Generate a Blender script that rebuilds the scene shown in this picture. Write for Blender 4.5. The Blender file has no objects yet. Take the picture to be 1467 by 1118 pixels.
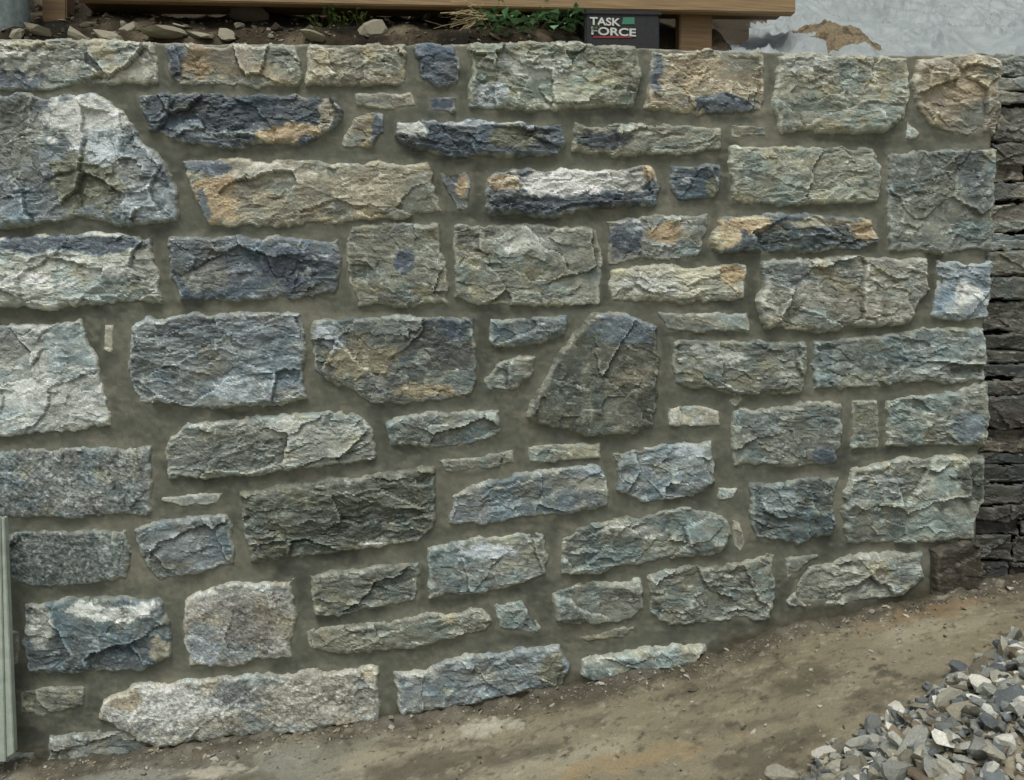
import bpy, bmesh, math, random
import numpy as np
random.seed(5); rng=np.random.default_rng(7)
# ---------------------------------------------------------------- camera model
F=1220.0; PITCH=math.radians(4); YAW=math.radians(7); D=2.6; CH=1.40
ct,st=math.cos(math.pi/2-PITCH),math.sin(math.pi/2-PITCH); cp,sp=math.cos(YAW),math.sin(YAW)
def ray(u,v):
    a=(np.asarray(u,float)-733.5)/F; b=-(np.asarray(v,float)-559)/F
    y=b*ct+st; z=b*st-ct
    return a*cp+y*sp, -a*sp+y*cp, z
def U(u,v,y=0.0):
    X,Y,Z=ray(u,v); t=(y+D)/Y
    return X*t, CH+Z*t
PX=0.00213
def lin(c):
    c=np.asarray(c,float)/255.; return np.where(c<=.04045,c/12.92,((c+.055)/1.055)**2.4)
K=1.26
TINT=np.array([.955,1.01,.985])
def col(c,k=None): return np.clip(lin(c)*TINT*(K if k is None else k),0,.85)
# ---------------------------------------------------------------- noise
def hsh(ix,iy,s):
    h=(ix.astype(np.int64)*374761393+iy.astype(np.int64)*668265263+int(s)*1442695041)&0xffffffff
    h=((h^(h>>13))*1274126177)&0xffffffff; h=((h^(h>>16))*2246822519)&0xffffffff
    return ((h^(h>>15))&0xffffff)/float(0x1000000)
def vn(x,y,s=0):
    xi=np.floor(x);yi=np.floor(y);fx=x-xi;fy=y-yi
    fx=fx*fx*fx*(fx*(fx*6-15)+10);fy=fy*fy*fy*(fy*(fy*6-15)+10)
    a=hsh(xi,yi,s);b=hsh(xi+1,yi,s);c=hsh(xi,yi+1,s);d=hsh(xi+1,yi+1,s)
    return (a*(1-fx)+b*fx)*(1-fy)+(c*(1-fx)+d*fx)*fy
def fbm(x,y,s=0,o=4,g=.5):
    r=0;a=1;t=0
    for i in range(o):
        r=r+a*vn(x*2**i+i*17.3,y*2**i-i*9.1,s+i*31);t+=a;a*=g
    return r/t*2-1
def vor(x,y,s=0):
    xi=np.floor(x);yi=np.floor(y)
    f1=np.full(x.shape,9.);f2=np.full(x.shape,9.)
    o=[np.zeros(x.shape) for _ in range(5)]
    for i in(-1,0,1):
        for j in(-1,0,1):
            cx=xi+i;cy=yi+j
            dx=x-(cx+hsh(cx,cy,s));dy=y-(cy+hsh(cx,cy,s+1))
            d=np.hypot(dx,dy);m=d<f1
            f2=np.where(m,f1,np.minimum(f2,d));f1=np.where(m,d,f1)
            for k,val in enumerate((dx,dy,hsh(cx,cy,s+2),hsh(cx,cy,s+3),hsh(cx,cy,s+4))):
                o[k]=np.where(m,val,o[k])
    return f1,f2,o
def ss(a,b,x):
    t=np.clip((x-a)/(b-a),0,1);return t*t*(3-2*t)
def lerp(a,b,m): return a*(1-m[...,None])+b*m[...,None]
def blur(z,k):
    for _ in range(k):
        p=np.pad(z,1,mode='edge');z=(p[:-2,1:-1]+p[2:,1:-1]+p[1:-1,:-2]+p[1:-1,2:]+2*z)/6
    return z
# ---------------------------------------------------------------- mesh helpers
def add(name,V,Fc,mat,C=None,parent=None,smooth=False):
    V=np.asarray(V,np.float32);Fc=np.asarray(Fc,np.int32)
    me=bpy.data.meshes.new(name);n=Fc.shape[1]
    me.vertices.add(len(V));me.vertices.foreach_set('co',V.ravel())
    me.loops.add(Fc.size);me.loops.foreach_set('vertex_index',Fc.ravel())
    me.polygons.add(len(Fc));me.polygons.foreach_set('loop_start',np.arange(0,Fc.size,n,dtype=np.int32))
    me.polygons.foreach_set('loop_total',np.full(len(Fc),n,np.int32))
    me.polygons.foreach_set('use_smooth',np.full(len(Fc),smooth,bool))
    if C is not None:
        at=me.color_attributes.new('Col','FLOAT_COLOR','POINT')
        C4=np.ones((len(V),4),np.float32);C4[:,:3]=C
        at.data.foreach_set('color',C4.ravel())
    me.update(calc_edges=True);me.validate()
    me.materials.append(mat)
    ob=bpy.data.objects.new(name,me);bpy.context.collection.objects.link(ob)
    if parent: ob.parent=parent
    return ob
def grid(name,X,Y,Z,mat,C=None,keep=None,parent=None,flip=False,smooth=False):
    n,m=X.shape;idx=np.arange(n*m).reshape(n,m)
    q=np.stack([idx[:-1,:-1],idx[1:,:-1],idx[1:,1:],idx[:-1,1:]],-1)
    if flip:q=q[...,::-1]
    if keep is not None:
        k=keep[:-1,:-1]&keep[1:,:-1]&keep[1:,1:]&keep[:-1,1:];q=q[k]
    q=q.reshape(-1,4);used=np.unique(q);mp=np.zeros(n*m,int);mp[used]=np.arange(len(used))
    V=np.stack([X,Y,Z],-1).reshape(-1,3)[used]
    CC=C.reshape(-1,3)[used] if C is not None else None
    return add(name,V,mp[q],mat,CC,parent,smooth)
def empty(name,loc=(0,0,0)):
    e=bpy.data.objects.new(name,None);e.location=(0,0,0);bpy.context.collection.objects.link(e);return e
def mat(name,rgb=None,scale=300,var=.3,bump=.3,dist=.002,rough=.8,spec=.3,wet=False):
    m=bpy.data.materials.new(name);m.use_nodes=True;nt=m.node_tree;N=nt.nodes;L=nt.links
    b=N['Principled BSDF'];b.inputs['Roughness'].default_value=rough;b.inputs['Specular IOR Level'].default_value=spec
    tc=N.new('ShaderNodeTexCoord')
    no=N.new('ShaderNodeTexNoise');no.inputs['Scale'].default_value=scale;no.inputs['Detail'].default_value=6;no.inputs['Roughness'].default_value=.65
    L.new(tc.outputs['Object'],no.inputs['Vector'])
    mr=N.new('ShaderNodeMapRange');mr.inputs[1].default_value=.3;mr.inputs[2].default_value=.7;mr.inputs[3].default_value=1-var;mr.inputs[4].default_value=1+var
    L.new(no.outputs['Fac'],mr.inputs[0])
    if rgb is None:
        src=N.new('ShaderNodeAttribute');src.attribute_name='Col';so=src.outputs['Color']
    else:
        src=N.new('ShaderNodeRGB');src.outputs[0].default_value=(*rgb,1);so=src.outputs[0]
    mx=N.new('ShaderNodeVectorMath');mx.operation='SCALE';L.new(so,mx.inputs[0]);L.new(mr.outputs[0],mx.inputs['Scale'])
    L.new(mx.outputs[0],b.inputs['Base Color'])
    bp=N.new('ShaderNodeBump');bp.inputs['Strength'].default_value=bump;bp.inputs['Distance'].default_value=dist
    L.new(no.outputs['Fac'],bp.inputs['Height']);L.new(bp.outputs[0],b.inputs['Normal'])
    if wet:
        n2=N.new('ShaderNodeTexNoise');n2.inputs['Scale'].default_value=3.2;n2.inputs['Detail'].default_value=5
        m2=N.new('ShaderNodeMapRange');m2.inputs[1].default_value=.4;m2.inputs[2].default_value=.62;m2.inputs[3].default_value=.28;m2.inputs[4].default_value=.8
        L.new(tc.outputs['Object'],n2.inputs['Vector']);L.new(n2.outputs['Fac'],m2.inputs[0]);L.new(m2.outputs[0],b.inputs['Roughness'])
    return m
M_stone=mat('split_stone',scale=230,var=.3,bump=.8,dist=.003,rough=.6,spec=.42)
M_mortar=mat('mortar',scale=330,var=.17,bump=.7,dist=.002,rough=.92,spec=.15)
M_ground=mat('wet_mud',scale=180,var=.25,bump=.7,dist=.003,rough=.5,spec=.4,wet=True)
M_soil=mat('soil',scale=120,var=.4,bump=.9,dist=.01,rough=.95,spec=.1)
M_gravel=mat('crushed_rock',scale=200,var=.25,bump=.5,dist=.002,rough=.75)
# ---------------------------------------------------------------- stones
ST=[]
def S(p,c,b=(),H=9,lay=1.8,rel=1.,kind=0,ang=None,rim=1.):
    P=np.array([[float(t) for t in q.split(',')] for q in p.split()]);ST.append((P,c,b,H,lay,rel,kind,ang,rim))
BL=(78,92,108);DK=(52,62,72);OR=(172,142,100);TN=(150,140,114);WH=(205,205,195);PB=(150,162,170);OL=(104,104,80);LG=(158,160,148)
S("-30,62 60,60 140,58 222,62 227,90 225,117 170,120 120,118 60,128 10,132 -30,120",(142,138,120),[(20,118,40,14,BL),(60,90,60,20,LG)])
S("238,68 300,66 425,66 432,95 430,125 380,127 300,122 262,122 242,105",(138,128,104),[(250,85,16,30,BL),(285,88,22,22,OR)])
S("443,68 520,65 580,67 583,95 580,121 510,123 442,121",(138,130,104),[(520,110,50,8,TN)])
S("597,66 650,64 656,90 654,122 625,124 600,112",(72,84,98),H=6)
S("672,66 760,60 912,68 917,110 905,155 850,157 760,160 700,160 675,150",(124,126,102),[(770,95,60,20,LG),(700,140,30,20,PB)],rel=1.2)
S("938,78 1000,74 1094,78 1097,120 1092,162 1040,165 960,163 925,155 930,110",(156,138,106),[(1035,152,50,14,BL),(935,100,10,30,BL),(1000,100,40,18,(182,160,124))],rel=1.2)
S("1112,82 1200,78 1297,85 1300,130 1290,170 1270,192 1190,193 1120,188 1108,150",(138,136,114),[(1150,95,40,12,LG)],rel=1.2)
S("1310,85 1400,80 1430,90 1428,150 1422,190 1370,195 1335,180 1312,150 1305,115",(140,127,104),[(1380,120,30,30,(160,138,106))])
S("-40,135 60,140 140,138 175,160 200,195 240,240 258,290 255,318 190,325 110,315 50,322 -40,325",(104,114,118),[(125,172,62,34,WH),(130,255,50,50,OL),(20,200,40,60,(116,120,110)),(215,290,40,25,PB),(150,215,30,30,PB)],H=14,rel=1.15,lay=1.1)
S("195,135 300,137 480,140 488,160 475,190 430,207 330,212 270,208 215,185",(66,78,90),[(415,192,45,13,OR),(470,170,16,24,TN),(300,190,60,10,(100,110,115))],H=12,rel=1.3,lay=2.5)
S("510,137 590,134 597,152 560,156 512,150",(140,132,108),H=4)
S("617,141 652,141 652,160 617,158",(70,82,98),H=4)
S("508,165 548,165 546,190 535,210 490,212 495,190",(138,128,106),[(540,185,12,25,BL)],H=6)
S("570,175 690,174 803,180 806,205 800,224 740,225 650,225 590,215 568,195",(60,72,82),[(590,188,20,14,LG),(740,200,40,16,OL),(690,180,80,6,PB)],H=12,lay=2.6,rel=1.2)
S("825,180 910,180 1032,185 1032,215 980,224 900,222 850,222 822,215",(122,120,98),[(860,200,40,14,DK)],lay=4,ang=-.15)
S("1048,180 1096,182 1097,195 1050,196",(132,128,106),H=3)
S("1300,177 1320,190 1312,200 1295,200",(165,162,145),H=4)
S("1047,212 1140,210 1250,212 1258,250 1255,290 1170,293 1090,295 1045,285",(140,141,119),H=11,lay=2.6)
S("1272,218 1350,214 1425,216 1425,290 1418,358 1350,362 1275,358 1270,290",(106,114,106),[(1330,300,50,40,(120,122,106)),(1390,250,20,40,(90,100,102))],lay=1.4,rel=1.1)
S("263,232 350,230 500,233 612,234 625,270 632,302 560,315 450,322 330,325 300,322 280,280",(138,128,102),[(310,290,34,34,OR),(300,240,45,12,BL),(290,300,12,25,BL),(400,250,60,12,(185,175,150)),(520,270,60,30,(146,136,108))],lay=3,rel=.8)
S("628,247 670,245 678,262 670,303 655,300 640,275",(100,106,104),[(665,260,12,20,OR)],H=6)
S("700,248 800,243 930,243 948,270 940,292 850,300 780,310 700,308 692,275",(88,98,106),[(830,260,105,20,(225,222,210)),(720,262,24,14,(195,165,125)),(765,294,60,12,DK),(860,290,60,9,DK),(930,252,18,10,OR)],H=14,rel=1.3,lay=2)
S("962,240 1030,240 1032,262 1020,285 970,287 960,262",(72,86,96),[(1015,270,14,14,OL)],H=8)
S("505,325 560,320 628,322 632,360 640,400 640,435 570,438 515,438 500,400 500,350",(116,117,99),[(580,372,16,18,(70,86,106)),(560,340,40,14,(110,112,98))],lay=1.3)
S("652,325 750,322 858,328 860,380 857,433 780,438 680,437 652,425",(122,124,107),[(760,345,60,14,LG)],lay=1.4,rel=1.1)
S("870,320 940,308 1015,305 1010,340 1000,370 930,372 875,374",(130,133,123),[(895,350,24,26,BL),(960,330,30,12,OR),(900,325,24,8,PB)],H=7)
S("1030,312 1120,308 1250,312 1255,345 1230,357 1130,360 1030,364 1015,350",(74,86,92),[(1060,322,45,12,OR),(1030,345,22,18,(190,165,120)),(1240,330,18,22,OR),(1170,318,50,8,TN)],H=13,rel=1.3,lay=2.4)
S("-40,340 110,335 217,340 220,365 230,400 230,432 130,438 50,440 -40,440",(158,160,144),[(110,350,130,14,BL),(40,400,60,14,WH),(160,385,50,8,WH)],H=13,rel=1.2,lay=2.4)
S("245,343 350,340 485,343 492,380 485,422 420,425 330,430 260,430 247,400",(88,98,106),[(420,385,45,26,(62,74,92)),(300,400,40,16,(112,114,104))],H=12,rel=1.2)
S("873,385 960,382 1065,382 1067,408 1065,428 980,433 875,433",(148,146,122),[(1045,400,20,20,OR),(930,410,50,12,LG)],lay=3,H=7)
S("1090,375 1200,370 1325,372 1327,415 1300,460 1240,468 1150,472 1095,470 1085,430",(128,127,111),[(1130,395,30,18,(105,112,110)),(1230,440,50,20,(118,114,98))],H=14,rel=1.5,lay=1.4)
S("1345,378 1418,376 1418,430 1413,457 1360,458 1332,452 1340,415",(132,146,154),[(1380,420,20,20,WH)],H=8)
S("945,450 1000,448 1070,448 1072,475 1000,475 955,472",(128,128,112),H=4)
S("-40,468 50,466 115,462 135,510 155,570 160,610 80,620 -40,623",(160,165,157),[(60,560,60,20,(180,184,176)),(20,500,40,20,(150,154,146))],H=9,rel=.9,lay=1.6)
S("150,465 165,465 160,505 150,500",(150,146,125),H=3)
S("190,470 210,455 300,450 430,450 437,500 440,570 370,582 300,588 200,575 185,530",(116,125,127),[(320,480,90,16,(96,108,114)),(330,550,50,20,PB)],H=13,rel=1.3,lay=2)
S("450,460 560,455 678,456 682,510 675,568 620,572 530,578 480,545 450,530",(96,104,98),[(520,515,55,35,(128,118,88)),(650,465,40,12,(70,88,104)),(610,560,50,10,(148,132,98)),(470,480,16,20,PB)],lay=1.3)
S("705,460 760,457 810,455 805,478 760,495 705,492 700,475",(100,112,114),H=7)
S("693,548 715,515 765,512 760,535 735,560 700,558",(128,128,110),H=7)
S("850,450 900,450 940,470 945,520 935,610 900,625 840,622 750,600 755,580 800,510 835,465",(94,95,78),[(895,472,48,26,(88,104,116)),(905,540,30,12,(116,110,88)),(840,560,8,60,(112,118,100)),(780,590,40,12,(88,92,76))],H=15,rel=.8,lay=.7)
S("963,488 1050,490 1150,492 1153,530 1145,562 1060,566 970,550 960,520",(108,112,98),[(1030,510,40,14,LG)],lay=2)
S("1165,490 1230,480 1320,475 1408,470 1412,510 1408,545 1300,550 1200,557 1165,557 1162,520",(112,121,114),lay=2.4,ang=-.1,rel=1.1)
S("-40,645 50,642 217,640 218,690 215,735 100,742 -40,738",(112,118,114),kind=1,lay=1,rel=.7,H=8)
S("245,625 270,608 400,595 515,590 530,610 538,655 480,670 350,680 245,683 240,655",(121,127,116),[(400,615,100,14,LG),(300,660,40,12,(105,112,106))],H=13,rel=1.3,lay=2.5,ang=-.1)
S("553,605 620,592 715,588 716,620 680,635 600,640 560,638",(108,117,108),H=8,ang=-.1)
S("755,640 820,636 858,636 858,655 800,660 757,662",(140,144,128),H=5)
S("630,660 660,657 735,645 735,662 690,672 640,675",(112,114,98),H=4,lay=3)
S("957,585 1000,583 1028,590 1028,607 960,608",(160,154,132),H=4)
S("1052,590 1120,580 1205,578 1203,630 1195,665 1120,668 1055,665 1048,630",(110,115,103),[(1175,650,24,14,BL),(1090,610,24,20,(98,108,104))],lay=1.6,rel=1.1)
S("1220,575 1255,575 1255,640 1218,645",(112,116,98),H=5,rel=.7)
S("1270,575 1340,565 1410,550 1415,600 1408,638 1350,640 1270,637",(122,127,112),[(1380,612,26,20,(96,110,118))],rel=1.1)
S("878,650 950,635 1020,630 1023,690 990,710 920,717 885,700",(108,119,120),[(990,650,20,14,PB)],lay=1.6,ang=-.2)
S("345,705 420,695 530,680 620,670 625,710 620,745 600,775 500,785 400,800 360,803 352,760",(86,90,75),[(560,780,60,9,LG),(480,740,60,30,(76,80,70))],H=14,rel=1.3,lay=4,ang=-.12)
S("650,710 700,685 860,665 873,690 870,725 780,738 700,750 638,752",(110,119,121),[(840,690,30,12,(136,136,118))],lay=2,ang=-.15,rel=.9)
S("235,715 270,707 318,707 312,720 260,725",(142,148,138),H=4)
S("1075,695 1130,690 1203,682 1195,720 1190,760 1140,775 1080,770 1073,730",(84,97,96),[(1110,715,30,12,(110,122,122))],H=12,rel=1.3)
S("1215,670 1300,655 1408,655 1408,710 1390,768 1300,778 1215,775 1208,730",(121,124,108),[(1392,690,24,34,(74,80,70)),(1270,690,30,20,(108,116,110))],rel=1.2,H=11)
S("1030,700 1055,700 1050,712 1030,715",(150,150,135),H=3)
S("0,765 80,760 180,762 187,790 183,830 100,840 20,835 5,800",(98,108,104),kind=1,lay=1,rel=.7,H=8)
S("195,760 230,745 325,740 335,775 340,808 280,822 225,833 205,800",(102,111,112),rel=1.1)
S("613,785 680,770 775,765 785,795 783,825 720,845 615,857 612,820",(114,121,114),[(700,790,40,14,PB)],lay=1.6,ang=-.1)
S("803,770 850,750 980,728 1035,735 1047,765 1030,790 950,800 850,818 805,820",(111,118,108),[(900,760,50,12,LG)],lay=2,ang=-.15,rel=1.1)
S("445,825 500,815 598,808 597,860 530,870 452,882 445,850",(102,105,90),lay=5,ang=-.08,H=10,rel=1.1)
S("268,862 300,840 420,830 425,880 418,938 340,950 270,955 265,910",(138,134,124),[(285,930,30,20,PB),(340,845,60,9,LG)],kind=2,rel=.8,lay=1)
S("35,865 100,858 230,858 245,890 247,940 200,957 120,960 45,960 38,910",(84,97,100),[(165,872,70,12,(200,202,192)),(60,890,20,30,LG),(235,930,12,24,TN)],H=14,rel=1.2)
S("930,825 1020,808 1107,797 1108,850 1100,885 1030,890 960,893 932,880",(114,118,104),rel=1.3,lay=1.3)
S("1125,860 1160,815 1230,792 1318,793 1320,825 1290,850 1200,865 1130,868",(132,133,118),rel=1.2,ang=-.15)
S("1125,800 1170,795 1150,815 1125,830",(110,108,90),H=3)
S("793,855 830,838 915,830 920,870 905,888 850,895 795,890",(126,129,114),[(820,880,26,9,(96,104,98))],rel=1.1,H=8)
S("445,905 530,890 690,872 702,890 695,903 600,925 500,935 448,928",(118,116,96),lay=5,ang=-.12,H=8)
S("708,868 750,855 765,880 783,903 765,908 715,900",(118,126,116),H=7)
S("828,912 880,900 907,899 892,914 840,920",(112,112,94),H=3)
S("567,965 640,945 800,925 810,950 808,980 720,1000 640,1015 575,1022",(112,120,121),[(790,960,22,24,OL),(600,960,30,9,LG)],lay=2,ang=-.15,H=11)
S("833,945 920,930 1015,918 1010,945 930,965 850,973 832,965",(130,135,122),lay=2,ang=-.12)
S("150,1000 200,980 380,965 540,955 543,990 540,1030 450,1045 330,1052 230,1070 170,1040 148,1025",(146,141,127),[(230,1010,80,28,(186,186,178)),(180,1000,30,16,(150,134,108)),(340,995,30,20,(120,124,122)),(460,1000,70,30,(154,148,132))],kind=2,H=11,rel=.9)
S("28,990 80,980 125,983 122,1012 60,1028 28,1022",(114,114,98),H=6)
S("72,1055 140,1048 185,1045 222,1058 200,1080 100,1092 70,1088",(108,108,96),H=6,lay=3)
S("1050,745 1060,750 1066,775 1060,790 1052,780",(135,132,112),H=3)
S("440,905 450,900 455,925 446,928",(130,128,105),H=3)
S("10,905 28,905 26,950 12,955",(120,118,100),H=4)
S("1045,575 1056,560 1062,572 1052,582",(130,128,108),H=2)
for (a,b,c,d) in [(-330,62,-50,130),(-300,142,-60,230),(-310,240,-55,330),(-330,345,-60,440),(-290,455,-60,540),(-320,550,-58,640),(-300,655,-60,740),(-330,760,-20,845),(-280,862,0,955),(-310,975,5,1060),(-320,1075,50,1140)]:
    S(f"{a},{b} {(a+c)/2},{b-3} {c},{b+2} {c+3},{d-5} {(a+c)/2},{d} {a+6},{d-2}",random.choice([(120,122,106),(100,110,112),(138,130,108)]))

def sdpoly(x,y,P):
    n=len(P);d=np.full(x.shape,1e9);ins=np.zeros(x.shape,bool)
    for i in range(n):
        a=P[i];b=P[(i+1)%n];e=b-a;wx=x-a[0];wy=y-a[1]
        t=np.clip((wx*e[0]+wy*e[1])/(e@e),0,1)
        d=np.minimum(d,np.hypot(wx-e[0]*t,wy-e[1]*t))
        c=((a[1]>y)!=(b[1]>y))&(x<(b[0]-a[0])*(y-a[1])/(b[1]-a[1]+1e-12)+a[0]);ins^=c
    return np.where(ins,d,-d)
def desat(c,k=.58):
    c=np.asarray(c,float);g=c@np.array([.3,.55,.15]);return g+(c-g)*k
def stone_surface(P,c,b,H,lay,rel,kind,ang,rim,s,step=2.0,Wk=10):
    x0,y0=P.min(0)-9;x1,y1=P.max(0)+9
    x,y=np.meshgrid(np.arange(x0,x1,step),np.arange(y0,y1,step),indexing='ij')
    size=min(x1-x0,y1-y0)-18
    wob=min(1.,size/60+.25)
    sd=sdpoly(x,y,P)
    sd=sd+wob*(6*fbm(x/34,y/34,s+5,3)+3.2*fbm(x/9,y/9,s+6,3))+1.2
    q=hsh(np.array([s,s+1,s+2,s+3]),np.array([1,2,3,4]),3)
    if ang is None: ang=(q[0]-.5)*.5
    wx=x+9*fbm(x/45,y/45,s+11,3);wy=y+9*fbm(x/45,y/45,s+12,3)
    jx=wx+2.6*fbm(x/11,y/11,s+13,3);jy=wy+2.6*fbm(x/11,y/11,s+14,3)
    r=np.zeros(x.shape);tone=np.zeros(x.shape);lay=max(lay,.7)
    smooth_=.75+.5*q[3]
    for k,(sc,am,ti,tn,da,lf) in enumerate(((80,4.2,13,.06,q[1]-.5,.7),(38,2.4,7,.07,.5*(q[2]-.5),1.25),(17,1.6,4.2,.07,.2,1.),(8,.8,2.0,.06,-.2,1.4))):
        ca,sa=math.cos(ang+da),math.sin(ang+da);l=(lay*lf)**.5
        X=(jx*ca+jy*sa)/l;Y=(-jx*sa+jy*ca)*l
        f1,f2,o=vor(X/sc,Y/sc,s+int(sc*7))
        msk=1. if sc>60 else ss(-.3,.3,fbm(x/48,y/34,s+90+int(sc),2))*smooth_
        r+=(am*(o[2]-.5)*1.2+ti*(o[0]*(o[3]-.5)+o[1]*(o[4]-.5))*1.2)*msk
        tone+=tn*(o[2]+o[4]-1)*1.6
    ca,sa=math.cos(ang),math.sin(ang);X=jx*ca+jy*sa;Y=-jx*sa+jy*ca
    stri=fbm(X/26,Y/4.5,s+44,4,.6);sm=ss(-.2,.3,fbm(x/60,y/40,s+45,2))
    r+=(1.7*stri*sm+1.4*fbm(x/14,y/10,s+40,5,.65))
    r*=rel
    if kind: r=r*.5+1.6*fbm(x/6,y/6,s+41,3,.8)
    W=min(Wk,size*.3)
    p=np.clip((sd+1)/W,0,1);p2=1-(1-p)**2.4
    z=-8+9.2*ss(-4,2.0,sd)+H*.62*p2+r*(.2+.8*p)*min(1,size/50)
    z=np.where(sd>0,np.maximum(z,.6),z)
    base=np.array(desat(c),float);C=np.broadcast_to(base,x.shape+(3,)).copy()
    C=lerp(C,base*np.array([.91,.97,1.01]),ss(-.05,.35,fbm(x/45,y/30,s+50,4,.6)));C=lerp(C,base*np.array([1.05,1.02,.95]),ss(.1,.5,fbm(x/38,y/26,s+51,4,.6)))
    for bb in b:
        cx,cy,rx,ry,cc=bb
        warm=cc[0]>cc[2]+40
        d=1-np.hypot((wx-cx)/rx,(wy-cy)/ry)+.65*fbm(x/16,y/12,s+int(cx),5,.65)
        C=lerp(C,desat(cc,.68 if warm else .62),ss(-.1,.16,d)*.9)
    C=C*(1+tone[...,None]+.15*stri[...,None])
    st_=ss(.33,.6,fbm(x/17,y/13,s+60,4,.7));C=lerp(C,np.array((126,117,98.)),st_*.25)
    sc=ss(.18,.46,fbm(x/13,y/8,s+61,5,.78));C=lerp(C,np.clip(C*1.22+34,0,224),sc*.72)
    dk=ss(.2,.46,fbm(x/14,y/9,s+62,5,.78));C=lerp(C,C*.6,dk*.65)
    vein=ss(.03,.008,np.abs(fbm(X/60,Y/26,s+64,4,.55)-.06))*ss(.0,.3,fbm(x/30,y/30,s+65,2));C=lerp(C,np.array((196,196,188.)),vein*.6)
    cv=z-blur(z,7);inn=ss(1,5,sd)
    C=lerp(C,np.clip(C*1.15+38,0,215),ss(.4,1.7,cv)*.65*inn);C=lerp(C,C*.74,ss(-.5,-1.8,cv)*.45*inn)  # paler convex ridges: light catching them and broken-edge wear, put into colour
    if kind==1:
        sp_=vn(x/3.4,y/3.4,s+70)*.6+vn(x/2.1,y/2.1,s+71)*.4
        C=C*(1+.55*(sp_-.5)[...,None]);C=lerp(C,np.array((165,168,162.)),ss(.66,.8,sp_)*.6);C=lerp(C,np.array((58,62,60.)),ss(.34,.2,sp_)*.6)
    if kind==2:
        sp_=vn(x/2.8,y/2.8,s+70);C=C*(.84+.32*sp_[...,None])
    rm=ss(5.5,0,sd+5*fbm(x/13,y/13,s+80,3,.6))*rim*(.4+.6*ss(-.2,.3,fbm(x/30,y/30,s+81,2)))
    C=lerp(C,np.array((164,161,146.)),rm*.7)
    return x,y,z,sd,np.clip(C,12,235)
wall=empty('stone_wall')
MV_top=lambda u:np.interp(u,[-400,0,230,590,760,1000,1110,1440],[44,50,57,60,56,67,71,76])
MV_bot=lambda u:np.interp(u,[-400,30,170,330,560,700,820,1000,1110,1250,1340,1467,1900],[1160,1097,1085,1064,1036,1012,985,955,905,880,852,830,790])
nt=300
mu=np.arange(-420,1434,3.2);tt=np.linspace(0,1,nt)
UU=np.repeat(mu[:,None],nt,1);top=MV_top(UU)+2.2*fbm(UU/30,UU*0,900,3);bot=MV_bot(UU)+45
VV=top+(bot-top)*tt[None,:]
redge=np.interp(VV,[60,500,850,1000],[1430,1412,1399,1395])
UU=np.minimum(UU,redge+1.5*fbm(VV/20,VV*0,901,2))
near=np.full(UU.shape,-99.)
for i,s in enumerate(ST):
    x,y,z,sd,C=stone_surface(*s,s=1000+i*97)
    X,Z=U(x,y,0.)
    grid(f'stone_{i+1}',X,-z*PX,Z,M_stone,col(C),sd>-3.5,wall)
    P=s[0];m=(UU>P[:,0].min()-40)&(UU<P[:,0].max()+40)&(VV>P[:,1].min()-40)&(VV<P[:,1].max()+40)
    if m.any(): near[m]=np.maximum(near[m],sdpoly(UU[m],VV[m],P))
d=np.maximum(-near,0)
h=1.4*fbm(UU/60,UU*0+VV/40,910,3)+1.0*fbm(UU/14,VV/10,911,4,.6)+.45*fbm(UU/5,VV/5,912,2)+.9*ss(12,0,d)
h=np.where(near>10,-4,h)
edge=ss(0,8,VV-top)*ss(0,6,redge-UU)
h=h*edge-22*(1-edge)**2
mc=np.broadcast_to(np.array((97,97,87.)),UU.shape+(3,)).copy()
mc=lerp(mc,np.array((112,110,99.)),ss(0,.5,fbm(UU/90,VV/50,913,4)))
mc=lerp(mc,np.array((80,81,73.)),ss(.05,.5,fbm(UU/70,VV/60,914,4)))
mc=lerp(mc,np.array((126,122,108.)),ss(.1,.5,fbm(UU/26,VV/9,919,5,.65))*.5)
mc=lerp(mc,np.array((132,128,114.)),ss(5,0,d+5*fbm(UU/12,VV/12,915,3))*.35)
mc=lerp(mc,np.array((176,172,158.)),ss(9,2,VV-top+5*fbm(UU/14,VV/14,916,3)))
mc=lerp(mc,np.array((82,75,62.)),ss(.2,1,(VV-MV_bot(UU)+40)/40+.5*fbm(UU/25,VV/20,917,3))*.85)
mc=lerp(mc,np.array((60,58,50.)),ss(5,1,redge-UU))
mc*=1+.10*fbm(UU/5,VV/5,918,2)[...,None]
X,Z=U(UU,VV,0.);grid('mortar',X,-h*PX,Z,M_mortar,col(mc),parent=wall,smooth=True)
def ztop(x): 
    us=np.linspace(-420,1434,60);xx,zz=U(us,MV_top(us),0.);return np.interp(x,xx,zz)
us=np.linspace(-420,1980,120);bx,bz=U(us,MV_bot(us),0.)
kern=np.ones(9)/9;bzs=np.convolve(np.pad(bz,4,mode='edge'),kern,'valid')
def zb(x):
    return np.interp(x,bx,bzs)
xr=float(U(1390,300,0.)[0]);xl=float(U(-420,500,0.)[0])
xs=np.linspace(xl,xr,80);T=ztop(xs)-.012
prof_y=np.array([.02,.02,.10,.22,.34,.36,.36])
XX=np.repeat(xs[:,None],7,1);YY=np.repeat(prof_y[None],80,0)
ZZ=np.stack([T*0-.5,T-.01,T+.004,T+.006,T,T-.02,T*0-.5],1);ZZ[:,1:6]+=.004*fbm(XX[:,1:6]*20,YY[:,1:6]*20,920,3)
Cc=np.broadcast_to(col((150,146,132)),XX.shape+(3,))
core=grid('wall_core',XX,YY,ZZ,M_mortar,Cc,parent=wall,smooth=False)
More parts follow.
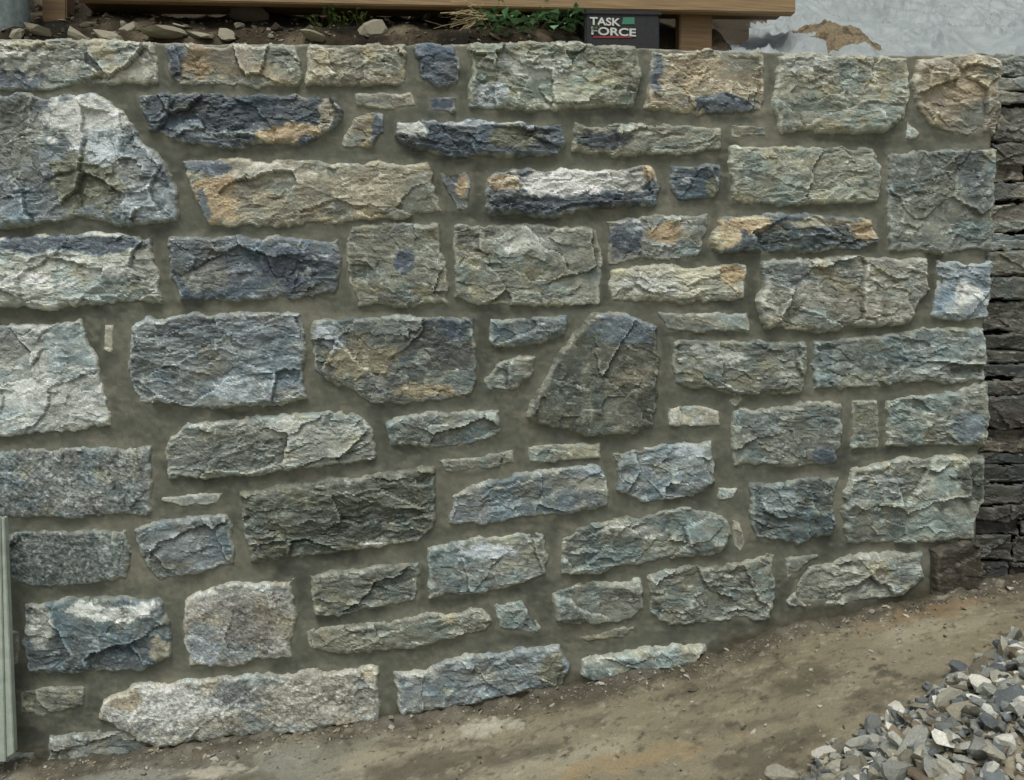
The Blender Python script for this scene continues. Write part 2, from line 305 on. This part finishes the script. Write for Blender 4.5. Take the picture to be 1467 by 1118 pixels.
# ---------------------------------------------------------------- neighbouring dry-stacked wall
dry=empty('dry_stone_wall')
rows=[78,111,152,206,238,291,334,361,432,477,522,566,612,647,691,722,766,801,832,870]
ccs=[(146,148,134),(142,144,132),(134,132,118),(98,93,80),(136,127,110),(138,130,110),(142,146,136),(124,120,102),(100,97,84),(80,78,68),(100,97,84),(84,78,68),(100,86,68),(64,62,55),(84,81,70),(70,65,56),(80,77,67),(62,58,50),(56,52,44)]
for i in range(len(rows)-1):
    a0=rows[i];b0=rows[i+1]
    subs=[(a0,b0)] if (b0-a0)<38 or i%3==2 else [(a0,(a0+b0)/2+random.uniform(-5,5)),(None,b0)]
    if len(subs)==2: subs[1]=(subs[0][1],b0)
    for (a,b) in subs:
        a+=1.3;b-=1;x=1390.-random.uniform(0,6)
        while x<1900:
            w=random.uniform(50,160);ja,jb=random.uniform(-2.5,2.5),random.uniform(-2.5,2.5);xe=x+w
            P=np.array([[x,a+ja],[x+w*.5,a+random.uniform(-2,2)],[xe-2,a+jb],[xe-1,b-jb],[x+w*.5,b+random.uniform(-2,2)],[x+1,b-ja]],float)
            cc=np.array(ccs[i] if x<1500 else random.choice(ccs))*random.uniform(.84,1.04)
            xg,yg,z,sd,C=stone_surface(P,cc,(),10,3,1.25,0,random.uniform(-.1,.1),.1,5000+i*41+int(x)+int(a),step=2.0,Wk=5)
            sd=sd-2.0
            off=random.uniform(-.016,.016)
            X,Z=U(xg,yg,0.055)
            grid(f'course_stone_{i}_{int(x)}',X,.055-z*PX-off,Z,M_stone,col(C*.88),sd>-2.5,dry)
            x=xe
X0=float(U(1396,300,.1)[0]);X1=float(U(1900,300,.1)[0]);zt=float(U(1440,82,.1)[1])
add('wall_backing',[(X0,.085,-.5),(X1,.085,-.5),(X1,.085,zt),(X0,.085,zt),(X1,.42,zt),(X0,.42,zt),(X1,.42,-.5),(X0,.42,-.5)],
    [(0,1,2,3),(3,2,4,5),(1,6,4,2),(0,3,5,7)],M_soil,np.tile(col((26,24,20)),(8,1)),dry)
# ---------------------------------------------------------------- ground
def rocks_proto(n,sub,s):
    out=[]
    for k in range(n):
        bm=bmesh.new();bmesh.ops.create_icosphere(bm,subdivisions=sub,radius=1)
        v=np.array([q.co[:] for q in bm.verts]);f=np.array([[q.index for q in fc.verts] for fc in bm.faces]);bm.free()
        for _ in range(9):
            nn=rng.normal(size=3);nn/=np.linalg.norm(nn);dd=rng.uniform(.25,.7)
            e=np.maximum(v@nn-dd,0);v=v-e[:,None]*nn
        v*=np.array([1.15,rng.uniform(.55,.9),rng.uniform(.3,.65)]);out.append((v,f))
    return out
PR=rocks_proto(24,2,1)
def scatter(name,pos,size,cols,material,flat=.5,parent=None):
    Vs=[];Fs=[];Cs=[];o=0
    for p,r,c in zip(pos,size,cols):
        v,f=PR[rng.integers(len(PR))]
        a,b2,g=rng.uniform(0,6.28),rng.normal()*flat,rng.normal()*flat
        Rz=np.array([[math.cos(a),-math.sin(a),0],[math.sin(a),math.cos(a),0],[0,0,1]])
        Rx=np.array([[1,0,0],[0,math.cos(b2),-math.sin(b2)],[0,math.sin(b2),math.cos(b2)]])
        Ry=np.array([[math.cos(g),0,math.sin(g)],[0,1,0],[-math.sin(g),0,math.cos(g)]])
        Vs.append(v@(Rz@Rx@Ry).T*r+p);Fs.append(f+o);o+=len(v);Cs.append(np.tile(c,(len(v),1)))
    return add(name,np.concatenate(Vs),np.concatenate(Fs),material,np.concatenate(Cs),parent)
def groundhit(u,v):
    x,y,z=ray(u,v);t=(0-CH)/z
    for _ in range(30):
        g=zb(x*t);t=t*.5+.5*(g-CH)/z
    return x*t,-D+y*t
gu=np.array([1500,1400,1320,1260,1160,1090.]);gv=np.array([908,972,1012,1056,1118,1170.])
gx,gy=groundhit(gu,gv)
PP=np.array([[gx[0]+.9,gy[0]+.1]]+[[a,b] for a,b in zip(gx,gy)]+[[gx[-1],gy[-1]-.5],[gx[0]+.9,gy[-1]-.5]])
def pile(x,y):
    s=sdpoly(x,y,PP)+.04*fbm(x*8,y*8,930,3);return s
def gh(x,y,fine=True):
    z=zb(x)
    z=z+.012*fbm(x*3,y*3,931,4)*ss(0,-.2,y+.02)
    if fine:
        z=z+.005*fbm(x*18,y*18,932,4,.6)+.002*fbm(x*90,y*90,933,2)
        z=z+.024*np.exp(-np.abs(y+.02)/.06)*(1+1.3*fbm(x*14,y*14,934,4,.6))
    s=pile(x,y);z=z+np.clip(s*.45,0,.16)
    return z
def axis(lo,hi,st,far):
    a=np.arange(lo,hi,st);o=[];q=st
    v=hi
    while v<far: q*=1.35;v+=q;o.append(v)
    p=[];q=st;v=lo
    while v>-far: q*=1.35;v-=q;p.append(v)
    return np.concatenate([p[::-1],a,o])
ax=axis(-1.5,2.3,.0075,70);ay=axis(-1.75,.06,.0075,70)
X,Y=np.meshgrid(ax,ay,indexing='ij');Z=gh(X,Y)
gc=np.broadcast_to(np.array((122,113,94.)),X.shape+(3,)).copy()
gc=lerp(gc,np.array((122,120,110.)),ss(.4,-.6,X+.25*fbm(X*3,Y*3,940,3)))
gc=lerp(gc,np.array((140,132,113.)),ss(0,.5,fbm(X*2.5,Y*5,941,4)))
gc=lerp(gc,np.array((84,78,65.)),ss(.0,.4,fbm(X*3.5,Y*6,942,6,.65))*.8)
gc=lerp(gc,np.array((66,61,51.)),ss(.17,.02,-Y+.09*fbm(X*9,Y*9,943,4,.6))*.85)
gc=lerp(gc,np.array((160,152,134.)),ss(.25,.55,fbm(X*28,Y*28,944,4,.75))*.5)
gc=lerp(gc,np.array((66,61,52.)),ss(.2,.5,fbm(X*34,Y*34,945,4,.75))*.6)
for(u,v,rx,ry,cc) in[(705,1045,.11,.07,(166,161,146)),(310,1108,.12,.05,(170,163,148)),(1270,965,.05,.05,(66,62,54)),(900,1090,.3,.06,(140,122,94)),(1330,880,.25,.05,(124,104,80))]:
    a,b=groundhit(np.array([u*1.]),np.array([v*1.]));dd=1-np.hypot((X-a)/rx,(Y-b)/ry)+1.1*fbm(X*25,Y*25,946,5,.75)
    gc=lerp(gc,np.array(cc,float),ss(.1,.5,dd)*.75)
    if cc[0]>150: Z=Z+.006*ss(0,.5,dd)*(1+fbm(X*60,Y*60,947,2))
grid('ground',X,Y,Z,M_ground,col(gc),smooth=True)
pos=[];siz=[];cl=[]
pal=[(134,134,128),(164,162,154),(112,114,112),(126,120,106),(98,102,104),(192,188,178),(112,100,84),(144,139,126)]
cand=rng.uniform([PP[:,0].min(),PP[:,1].min()],[PP[:,0].max(),PP[:,1].max()],(12000,2))
s_=pile(cand[:,0],cand[:,1]);zz=gh(cand[:,0],cand[:,1],False)
for (x,y),s,z in zip(cand,s_,zz):
    if s<-.10 or (s<.03 and rng.random()>.35+s*5): continue
    r=float(np.clip(rng.lognormal(math.log(.0145),.6),.005,.048))
    pos.append((x,y,z+r*.4+rng.uniform(0,.012)*(s>.03)));siz.append(r);cl.append(col(pal[rng.integers(8)])*rng.uniform(.65,1.15))
scatter('gravel_pile',pos,siz,cl,M_gravel,.6)
pos=[];siz=[];cl=[]
for _ in range(4800):
    x=rng.uniform(-1.3,2.3);k=rng.random()
    y=-.03-abs(rng.normal())*.07 if k<.45 else rng.uniform(-1.4,-.03)
    s=float(pile(np.array([x]),np.array([y]))[0])
    r=float(np.clip(rng.lognormal(math.log(.003),.6),.0014,.018))
    if -.3<s<0 and k>.6: r*=1.6
    pos.append((x,y,float(gh(np.array([x]),np.array([y]))[0])+r*.2));siz.append(r)
    cl.append(col([(140,132,114),(112,102,86),(158,152,140),(82,76,66),(122,116,104)][rng.integers(5)]))
scatter('pebbles',pos,siz,cl,M_gravel,.4)
x,y,z,sd,C=stone_surface(np.array([[1340,792],[1370,783],[1402,778],[1402,850],[1340,860.]]),(72,61,45),(),8,1.5,.6,0,0,.1,7777)
X,Z=U(x,y,-.02);grid('footing_block',X,-.02-z*PX,Z,M_stone,col(C*.85),sd>-4)
# ---------------------------------------------------------------- terrace behind the wall
xbox=float(U(935,40,.5)[0]);xt=float(U(1040,40,.5)[0])
def tz(x,y):
    b=ztop(np.clip(x,xl,xr))-.03
    t=np.clip(y-.30,0,None)
    mt=ss(xt-.02,xt+.14,x-.12*(y-.5))
    return b+.10*ss(.30,.45,y)+.62*np.minimum(t,1.3)+(.03*fbm(x*7,y*7,950,5,.6)+.012*fbm(x*30,y*30,951,3))*(1-.8*mt)-.10*np.exp(-((x-xbox)/.27)**4)*ss(.68,.58,y)-.16*mt
ax2=axis(-1.9,2.9,.012,70);ay2=np.concatenate([[.28],np.arange(.29,1.4,.012),np.geomspace(1.42,70,30)])
X,Y=np.meshgrid(ax2,ay2,indexing='ij');Z=tz(X,Y);Z[:,0]-=.6
sc=np.broadcast_to(np.array((60,52,42.)),X.shape+(3,)).copy()
sc=lerp(sc,np.array((104,93,78.)),ss(0,.4,fbm(X*6,Y*6,952,5,.6)));sc=lerp(sc,np.array((34,31,26.)),ss(0,.4,fbm(X*5,Y*7,953,4)))
grid('hillside',X,Y,Z,M_soil,col(sc),smooth=False)
def bankhit(u,v):
    y=np.linspace(.36,1.6,150);x,z=U(np.full(150,float(u)),np.full(150,float(v)),y)
    k=np.argmax(tz(x,y)>z);return float(x[k]),float(y[k]),float(z[k])
pos=[];siz=[];cl=[]
for _ in range(800):
    u=rng.uniform(-60,760);v=rng.uniform(2,60)
    x,y,z=bankhit(u,v);r=float(np.clip(rng.lognormal(math.log(.008),.65),.003,.04))
    pos.append((x,y,z+r*.1));siz.append(r);cl.append(col([(128,120,102),(104,92,74),(60,52,42),(112,108,98),(84,74,58)][rng.integers(5)]))
for u,v,r in[(60,46,.08),(110,54,.06),(150,50,.06),(190,44,.05),(235,47,.08),(285,50,.06),(365,26,.09),(540,44,.07),(600,25,.05),(450,56,.06),(330,50,.05),(260,40,.05),(30,52,.05)]:
    x,y,z=bankhit(u,v);pos.append((x,y-.01,z-r*.1));siz.append(r);cl.append(col((128,122,106) if u!=365 else (92,86,76)))
scatter('rubble',pos,siz,cl,M_gravel,.35)
def wood(name,c):
    m=bpy.data.materials.new(name);m.use_nodes=True;nt=m.node_tree;N=nt.nodes;L=nt.links;b=N['Principled BSDF'];b.inputs['Roughness'].default_value=.7
    tc=N.new('ShaderNodeTexCoord');mp=N.new('ShaderNodeMapping');mp.inputs['Scale'].default_value=(2,40,60)
    no=N.new('ShaderNodeTexNoise');no.inputs['Scale'].default_value=3;no.inputs['Detail'].default_value=8
    cr=N.new('ShaderNodeValToRGB');cr.color_ramp.elements[0].position=.3;cr.color_ramp.elements[1].position=.7
    cr.color_ramp.elements[0].color=(*(col(c)*.6),1);cr.color_ramp.elements[1].color=(*(col(c)*1.15),1)
    L.new(tc.outputs['Object'],mp.inputs[0]);L.new(mp.outputs[0],no.inputs['Vector']);L.new(no.outputs['Fac'],cr.inputs[0]);L.new(cr.outputs[0],b.inputs['Base Color'])
    bp=N.new('ShaderNodeBump');bp.inputs['Strength'].default_value=.3;bp.inputs['Distance'].default_value=.003;L.new(no.outputs['Fac'],bp.inputs['Height']);L.new(bp.outputs[0],b.inputs['Normal'])
    return m
def prism(name,p,m,y0,y1,parent=None,bev=.004):
    q=[U(a,b,y0) for a,b in p];bm=bmesh.new()
    A=[bm.verts.new((float(a),y0,float(b))) for a,b in q];B=[bm.verts.new((float(a),y1,float(b))) for a,b in q]
    bm.faces.new(A);bm.faces.new(B[::-1])
    for i in range(4): bm.faces.new([A[i],B[i],B[(i+1)%4],A[(i+1)%4]][::-1])
    bmesh.ops.recalc_face_normals(bm,faces=bm.faces)
    bmesh.ops.bevel(bm,geom=list(bm.edges),offset=bev,segments=2,affect='EDGES')
    me=bpy.data.meshes.new(name);bm.to_mesh(me);bm.free();me.materials.append(m)
    o=bpy.data.objects.new(name,me);bpy.context.collection.objects.link(o)
    if parent:o.parent=parent
    return o
W1=wood('weathered_timber',(142,116,84));W2=wood('dark_timber',(108,84,56))
rail=empty('wooden_rail')
prism('rail_board',[(110,-1),(1140,19),(1140,-75),(110,-95)],W1,.50,.54,rail)
prism('lower_board',[(110,-4),(1138,8),(1138,-2),(110,-12)],W2,.545,.70,rail)
prism('post',[(974,100),(1020,100),(1021,12),(974,12)],W2,.542,.60,rail)
prism('far_post',[(60,78),(95,78),(95,-60),(60,-60)],W2,.62,.70,rail)
prism('plank',[(778,23),(882,21),(880,12),(776,13)],W1,.70,.82)
M_grey=mat('weathered_grey',tuple(col((104,112,112))),scale=40,var=.35,bump=.6,dist=.004)
def tube(name,path,rad,m,seg=20,parent=None,C=None):
    path=np.array(path,float);V=[];n=len(path)
    for i,p in enumerate(path):
        for k in range(seg):
            a=2*math.pi*k/seg;r=rad[i]*(1+.08*math.sin(3*a+i*.4))
            V.append((p[0]+r*math.cos(a),p[1]+r*math.sin(a),p[2]))
    Fq=[(i*seg+k,i*seg+(k+1)%seg,(i+1)*seg+(k+1)%seg,(i+1)*seg+k) for i in range(n-1) for k in range(seg)]
    return add(name,V,Fq,m,C,parent,True)
x,z=U(8,60,.5);x=float(x);z=float(z)
tube('tree_trunk',[(x+.01*math.sin(i),.5,z-.15+i*.12) for i in range(12)]+[(x,.5,z+1.2)],[.065-.001*i for i in range(12)]+[.001],M_grey)  # grey tree trunk, shaped as a plain post with no crown
box=empty('tool_box')
M_blk=mat('black_plastic',(.03,.032,.032),scale=60,var=.2,bump=.1,rough=.4)
M_wht=mat('white_print',(.6,.62,.58),scale=60,var=.05,bump=0,rough=.5)
M_grn=mat('green_print',(.06,.22,.14),scale=60,var=.05,bump=0,rough=.5)
M_red=mat('red_print',(.3,.05,.05),scale=60,var=.05,bump=0,rough=.5)
prism('case',[(838,72),(945,74),(945,19),(838,17)],M_blk,.50,.66,box,.006)
prism('lid',[(836,20),(948,22),(948,16),(836,14)],M_blk,.495,.65,box,.002)
for t,u0,v0,wid in(('TASK',845,35.5,44),('FORCE',846,49.5,64)):
    cu=bpy.data.curves.new(t.lower()+'_label','FONT');cu.body=t;cu.extrude=.0008;cu.offset=.025;cu.size=1
    o=bpy.data.objects.new('label_'+t.lower(),cu);bpy.context.collection.objects.link(o)
    bpy.context.view_layer.update();dw=o.dimensions.x;dh=o.dimensions.y
    X0_,Z0_=U(u0,v0,.4975);X1_,_=U(u0+wid,v0,.4975);_,Z1_=U(u0,v0-11.5,.4975)
    o.location=(float(X0_),.4972,float(Z0_));o.rotation_euler=(math.pi/2,0,0);o.scale=(float(X1_-X0_)/dw,float(Z1_-Z0_)/dh,1)
    cu.materials.append(M_wht);o.parent=box
prism('green_mark',[(891,35),(909,35),(909,25),(893,25)],M_grn,.4978,.4998,box,.0002)
prism('red_stripe',[(850,54.5),(905,54.5),(905,52),(850,52)],M_red,.4978,.4998,box,.0002)
# tarpaulin draped on the bank
nu=560;nv=230
uu,yy=np.meshgrid(np.linspace(1000,1950,nu),np.linspace(.30,1.7,nv),indexing='ij')
X,_=U(uu,40,yy)
wx=X+.10*fbm(X*3,yy*3,960,3);wy=yy+.10*fbm(X*3,yy*3,961,3)
rid=np.clip(1-np.abs(fbm((wx+wy*1.2)*2.6,wy*1.6-wx*.8,964,3,.5))*3.0,0,1)**1.5
rid2=np.clip(1-np.abs(fbm((wx+wy*.9)*6,wy*4-wx*2.5,966,3,.5))*3.0,0,1)**1.6
rid3=np.clip(1-np.abs(fbm((wx-wy*.7)*13,wy*10+wx*3,967,3,.5))*3.0,0,1)**1.5
def tarpz(X,yy): return ztop(np.clip(X,xl,xr))+.015*ss(.32,.40,yy)+.64*np.clip(yy-.36,0,None)
Z=tarpz(X,yy)+.05*fbm(wx*2.5,wy*2.5,962,2)+.055*rid+.026*rid2+.008*rid3
Z=np.minimum(Z,tarpz(X,yy)+.12)
lim=np.interp(yy,[.34,.55,.8,1.1,1.7],[1022,1030,1080,1130,1150]);_e=uu-lim+14*fbm(yy*14,uu/50,965,3)
M_tarp=mat('tarpaulin',tuple(col((150,155,156),1.)),scale=22,var=.16,bump=.4,dist=.006,rough=.45)
grid('tarpaulin',X,yy,Z,M_tarp,None,_e>0,smooth=True)
Yh=.64;cx,_=U(1203,40,Yh)
a,b=np.meshgrid(np.linspace(-.22,.22,150),np.linspace(-.2,.24,150),indexing='ij');rr=np.hypot((a+.02)/.15,b/.15)+.22*fbm(a*14,b*14,972,3)
Zh=tarpz(a+float(cx),b+Yh)+.06+.06*(1-rr**1.5)+.02*fbm(a*16,b*16,973,4,.6)+.010*fbm(a*50,b*50,970,4,.6)
hc=lerp(np.broadcast_to(np.array((126,112,92.)),a.shape+(3,)),np.array((88,78,62.)),ss(0,.4,fbm(a*30,b*30,971,4)))
grid('dirt_heap',a+float(cx),b+Yh,Zh,M_soil,col(hc),rr<1.4)
def plant(name,centres,n,leaf,c,spread=.03):
    V=[];Fq=[];C=[]
    for (u,v) in centres:
        x,y,z=bankhit(u,v);y-=.03
        for _ in range(n):
            p=np.array([x,y,z])+rng.normal(size=3)*np.array([spread,spread,spread*.6])+np.array([0,-.02,.02])
            dr=rng.normal(size=3);dr[2]=abs(dr[2])*.5;dr/=np.linalg.norm(dr)
            sd_=np.cross(dr,[0,0,1]);sd_/=np.linalg.norm(sd_)+1e-6;up=np.cross(sd_,dr)
            l=leaf*rng.uniform(.6,1.3);w=l*.42;o=len(V)
            V+=[p,p+dr*l*.4+sd_*w+up*w*.4,p+dr*l*.45,p+dr*l*.4-sd_*w+up*w*.4,p+dr*l-up*l*.12]
            Fq+=[(o,o+1,o+2),(o,o+2,o+3),(o+1,o+4,o+2),(o+2,o+4,o+3)]
            k=col(c)*rng.uniform(.5,1.5);C+=[k]*5
            o=len(V);q=np.array([x,y+.02,z-.02]);V+=[p,p+[.0015,0,0],q];Fq+=[(o,o+1,o+2)];C+=[col((80,84,50))]*3
    m=mat(name+'_leaf',scale=80,var=.2,bump=.1,rough=.55);return add(name,V,Fq,m,C)
plant('weed_plant',[(715,42),(740,22),(765,48),(790,40),(815,48),(745,50),(825,45),(775,30),(700,50),(760,15)],20,.036,(100,134,98),.032)
plant('weed_plant.001',[(460,48),(490,44),(515,38),(475,36)],12,.018,(84,108,60),.022)
plant('weed_plant.002',[(215,10),(240,6)],8,.018,(84,104,60),.022)
V=[];Fq=[]
x0_,y0_,z0_=bankhit(690,30)
for k in range(150):
    p=np.array([x0_,y0_-.07,z0_])+rng.normal(size=3)*np.array([.02,.02,.02]);dv=np.array([-1.,-.1,.15])+rng.normal(size=3)*.5;dv/=np.linalg.norm(dv)
    L_=rng.uniform(.05,.12)
    for i in range(5):
        q=p+dv*L_/5;o=len(V);V+=[p,p+[0,0,.0026],q+[0,0,.0026],q];Fq.append((o,o+1,o+2,o+3));p=q;dv=dv+rng.normal(size=3)*.25;dv[2]-=.08
add('dry_grass',V,Fq,mat('straw',tuple(col((176,156,122))),scale=90,var=.3,bump=0))
WB=mat('painted_board',tuple(col((160,166,156))),scale=25,var=.2,bump=.2,rough=.6)
bd=empty('white_board')
prism('board_face',[(-40,1092),(8,1092),(0,742),(-44,742)],WB,-.09,-.07,bd,.002)
prism('board_edge',[(9,1086),(20,1080),(6,742),(1,742)],WB,-.085,-.06,bd,.002)
# ---------------------------------------------------------------- light
w=bpy.data.worlds.new('World');bpy.context.scene.world=w;w.use_nodes=True;N=w.node_tree.nodes
sky=N.new('ShaderNodeTexSky');sky.sky_type='NISHITA';sky.sun_disc=False
EL=math.radians(64)
sv=np.array([-.35*math.cos(EL),-.93*math.cos(EL),math.sin(EL)]);sv/=np.linalg.norm(sv)
sky.sun_elevation=EL;sky.sun_rotation=math.atan2(sv[0],sv[1]);sky.dust_density=6;sky.air_density=1
hs=N.new('ShaderNodeHueSaturation');hs.inputs['Saturation'].default_value=.4
w.node_tree.links.new(sky.outputs[0],hs.inputs['Color']);w.node_tree.links.new(hs.outputs[0],N['Background'].inputs[0]);N['Background'].inputs[1].default_value=.11
sl=bpy.data.lights.new('sun','SUN');sl.energy=1.3;sl.angle=math.radians(26);sl.color=(1,.98,.94)
so=bpy.data.objects.new('sun',sl);bpy.context.collection.objects.link(so)
from mathutils import Vector
so.rotation_euler=Vector(sv).to_track_quat('Z','Y').to_euler()
cam=bpy.data.cameras.new('camera');co=bpy.data.objects.new('camera',cam);bpy.context.collection.objects.link(co)
co.location=(0,-D,CH);co.rotation_euler=(math.pi/2-PITCH,0,-YAW);cam.lens=36*F/1467;cam.sensor_width=36;cam.clip_start=.05;cam.clip_end=400
sc_=bpy.context.scene;sc_.camera=co
sc_.view_settings.view_transform='Standard';sc_.view_settings.look='None';sc_.view_settings.exposure=0
